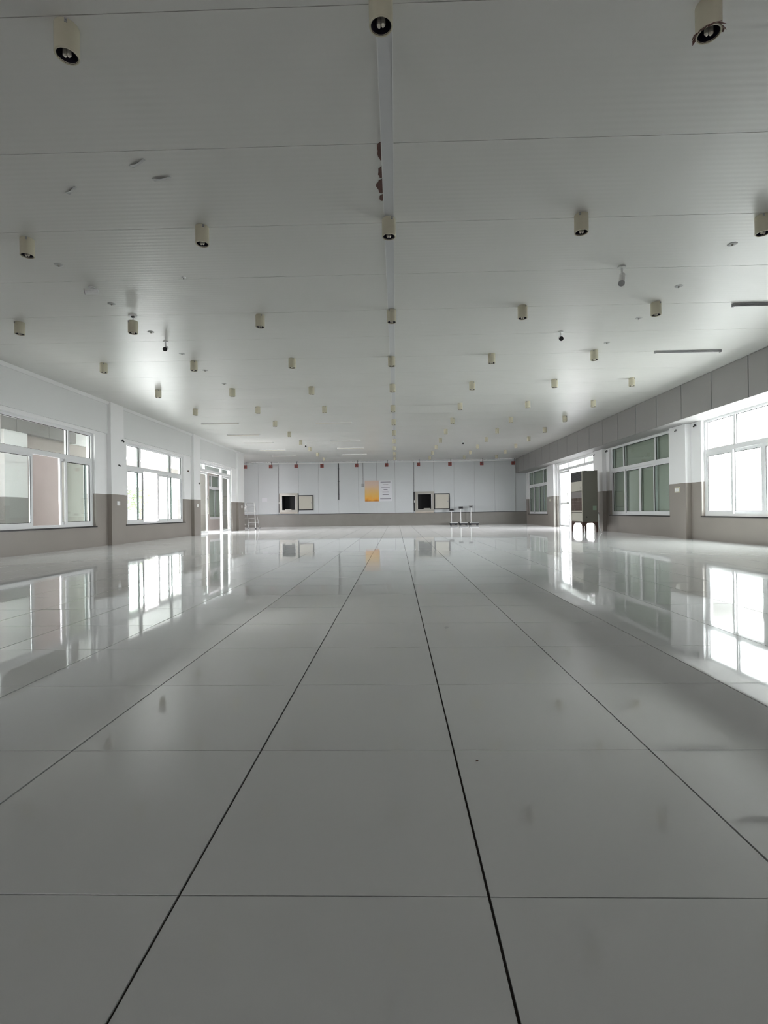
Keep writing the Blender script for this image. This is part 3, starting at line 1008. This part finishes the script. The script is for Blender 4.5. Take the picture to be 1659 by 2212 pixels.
# step ladder
lad = empty('step_ladder', (-7.3, 25.0, 0))
FB = [(-7.69, 24.8, 0.0), (-6.91, 24.8, 0.0)]
FT = [(-7.48, 25.2, 1.30), (-7.08, 25.2, 1.30)]
for a, b in zip(FB, FT):
    o = MB().tube(a, b, 0.021, seg=8).build('rail', M_ALU, lad, True)
    MB().box((a[0] - 0.03, a[1] - 0.03, 0), (a[0] + 0.03, a[1] + 0.03, 0.06)).build('rubber_foot', M_BLACK, o)
for s_ in (0.18, 0.40, 0.62, 0.84):
    p0 = [FB[0][k] + (FT[0][k] - FB[0][k]) * s_ for k in range(3)]
    p1 = [FB[1][k] + (FT[1][k] - FB[1][k]) * s_ for k in range(3)]
    MB().box((p0[0], p0[1] - 0.035, p0[2] - 0.008), (p1[0], p1[1] + 0.035, p1[2] + 0.008)).build('step', mat('worn_step_grey', (0.26, 0.25, 0.24), 0.6), lad)
RB = [(-7.56, 25.85, 0.0), (-7.0, 25.85, 0.0)]
for a, b in zip(RB, FT):
    o = MB().tube(a, (b[0], b[1] + 0.03, b[2] - 0.02), 0.014, seg=8).build('rear_rail', M_TAPE, lad, True)
    MB().box((a[0] - 0.022, a[1] - 0.022, 0), (a[0] + 0.022, a[1] + 0.022, 0.05)).build('rubber_foot', M_BLACK, o)
MB().tube((-7.52, 25.7, 0.28), (-7.04, 25.7, 0.28), 0.01, seg=8).build('brace', M_TAPE, lad, True)
MB().tube((-7.50, 25.2, 1.27), (-7.06, 25.2, 1.27), 0.012, seg=8).build('top_bar', M_GREYPL, lad, True)
tag(lad, 'aluminium step ladder standing in the far left corner', 'ladder')

# standing air cooler on a stand
ac = empty('air_cooler', (6.31, 17.2, 0))
cx0, cx1, cy0, cy1, cz0, cz1 = 6.06, 6.56, 16.7, 17.74, 0.345, 2.0
body = MB().box((cx0 + 0.012, cy0, cz0), (cx1, cy1, cz1)).build('body', M_OLIVE, ac)
MB().box((cx0 + 0.012, cy0 - 0.004, cz1), (cx1, cy1 + 0.004, cz1 + 0.012)).build('top_cover', M_OLIVE, body)
fx = cx0


def front(name, z0, z1, m_, d_=0.0, y0=cy0 + 0.025, y1=cy1 - 0.025):
    return MB().box((fx - d_, y0, z0), (fx + 0.014, y1, z1)).build(name, m_, body)


MB().box((fx - 0.006, cy0, cz0), (fx + 0.012, cy0 + 0.025, cz1)).build('front_rim', M_COOLER, body)
MB().box((fx - 0.006, cy1 - 0.025, cz0), (fx + 0.012, cy1, cz1)).build('front_rim', M_COOLER, body)
front('outlet_panel', 1.69, 1.975, M_DARKGREY, -0.006)
for k in range(7):
    zz = 1.71 + k * 0.037
    MB().box((fx - 0.004, cy0 + 0.04, zz), (fx + 0.012, cy1 - 0.04, zz + 0.008)).build('louvre', M_BLACK, body)
front('upper_panel', 1.365, 1.68, M_COOLER, 0.004)
MB().tube((fx - 0.004, cy0 + 0.14, 1.45), (fx - 0.012, cy0 + 0.14, 1.45), 0.022, seg=10).build('badge', M_GREYPL, body, True)
front('control_strip', 1.135, 1.33, mat('mauve_grey_panel', (0.24, 0.215, 0.215), 0.5), 0.0)
fg = front('filter', 0.72, 1.12, M_GRILLE, -0.006)
gb = MB()
for q in (0.28, 0.5, 0.72):
    yq = cy0 + (cy1 - cy0) * q
    gb.box((fx - 0.003, yq - 0.006, 0.72), (fx + 0.008, yq + 0.006, 1.12))
for q in (0.83, 0.93, 1.03):
    gb.box((fx - 0.003, cy0 + 0.025, q - 0.005), (fx + 0.008, cy1 - 0.025, q + 0.005))
gb.build('grille_bars', mat('grille_wire', (0.2, 0.15, 0.135), 0.6), fg)
front('lower_rail', 0.665, 0.705, M_COOLER, 0.004)
front('lower_panel', 0.36, 0.635, M_COOLER, 0.004)
MB().box((6.40, cy0 - 0.003, 0.72), (6.52, cy0, 0.86)).build('sticker', M_STICKER, body)
MB().tube((6.20, cy0 - 0.004, 0.50), (6.20, cy0, 0.50), 0.023, seg=12).build('port', M_BLACK, body, True)
stand = MB()
for yy0, yy1 in ((cy0, cy0 + 0.04), (cy1 - 0.04, cy1)):
    stand.box((cx0, yy0, 0.30), (cx1, yy1, 0.345))
stand.box((cx0, cy0 + 0.04, 0.30), (cx0 + 0.04, cy1 - 0.04, 0.345)).box((cx1 - 0.04, cy0 + 0.04, 0.30), (cx1, cy1 - 0.04, 0.345))
so = stand.build('stand_frame', M_RUST, ac)
for lx, sx in ((cx0, 1), (cx1, -1)):
    for ly, sy in ((cy0, 1), (cy1, -1)):
        xa, xb = sorted((lx, lx + sx * 0.045))
        ya, yb = sorted((ly, ly + sy * 0.045))
        leg = MB().box((xa, ya, 0), (xb, yb, 0.30))
        # curved corner braces
        pr = [(lx + sx * 0.045, 0.30), (lx + sx * 0.16, 0.30), (lx + sx * 0.10, 0.265), (lx + sx * 0.065, 0.21), (lx + sx * 0.045, 0.13)]
        leg.prism(pr, 1, ya + 0.012, yb - 0.012)
        pr = [(ly + sy * 0.045, 0.30), (ly + sy * 0.22, 0.30), (ly + sy * 0.13, 0.265), (ly + sy * 0.075, 0.21), (ly + sy * 0.045, 0.13)]
        leg.prism(pr, 0, xa + 0.012, xb - 0.012)
        leg.build('leg', M_RUST, so)
MB().path([(cx1 + 0.03, cy0 + 0.05, 0.62), (cx1 + 0.03, cy0 + 0.02, 0.50), (cx1 + 0.03, cy0 + 0.02, 0.22), (cx1 + 0.06, cy0, 0.10), (cx1 + 0.10, cy0 - 0.04, 0.02)], 0.02).build('drain_hose', M_WHITE, ac, True)
MB().box((cx1, cy0 + 0.03, 0.56), (cx1 + 0.05, cy0 + 0.08, 0.64)).build('valve', M_BLACK, ac)
tag(ac, 'tall beige and olive air cooler cabinet on a dark stand, by the right doorway', 'cooler')

# specks on the floor
for x, y, rr, lab in ((0.23, 1.51, 0.0035, 'tiny dark speck on a near floor tile'), (0.31, 3.24, 0.012, 'small grey smudge of dirt on the floor at the middle')):
    pts = [(x + rr * (1 + .4 * math.sin(q * 2.3)) * math.cos(q * PI / 4), y + rr * (1 + .4 * math.sin(q * 1.7)) * math.sin(q * PI / 4)) for q in range(8)]
    tag(MB().prism(pts, 2, 0.0, 0.002).build('dirt_speck', M_RUST if rr < .01 else M_GREYPL), lab, 'speck')

# ------------------------------------------------------------------ outside
cn = empty('canopy', (8.6, 20.5, 2.9))
MB().box((7.36, 16.6, 2.86), (13.0, 24.4, 2.96)).build('slab', M_CONC, cn)  # slab made deeper than seen, to darken the ground by the doorway
for yy in (16.9, 24.1):
    MB().tube((12.7, yy, -0.2), (12.7, yy, 2.86), 0.05, seg=12).build('post', M_FRAME, cn, True)
tag(cn, 'grey canopy outside the right doorway', 'canopy')
t = empty('tree', (-17, 33.3, -0.2))
MB().tube((-17, 33.3, -0.2), (-16.9, 33.4, 1.3), 0.14, 0.09, seg=10).build('trunk', M_BARK, t, True)
lf = MB()
for q in range(700):
    a, e, rr = random.uniform(0, 2 * PI), random.uniform(-1, 1), random.random() ** 0.4
    c = Vector((-17 + 1.0 * rr * math.cos(a) * math.sqrt(1 - e * e), 33.3 + 1.0 * rr * math.sin(a) * math.sqrt(1 - e * e), 1.9 + 1.0 * rr * e))
    u = Vector((random.gauss(0, 1), random.gauss(0, 1), random.gauss(0, 1))).normalized()
    w = u.orthogonal().normalized()
    n_ = len(lf.v)
    lf.v += [tuple(c - u * .12), tuple(c + w * .06), tuple(c + u * .12), tuple(c - w * .06)]
    lf.f.append((n_, n_ + 1, n_ + 2, n_ + 3))
fo = lf.build('foliage', M_LEAF, t)
fo['kind'] = 'stuff'
tag(t, 'small green tree in the yard seen through the bright left window', 'tree')
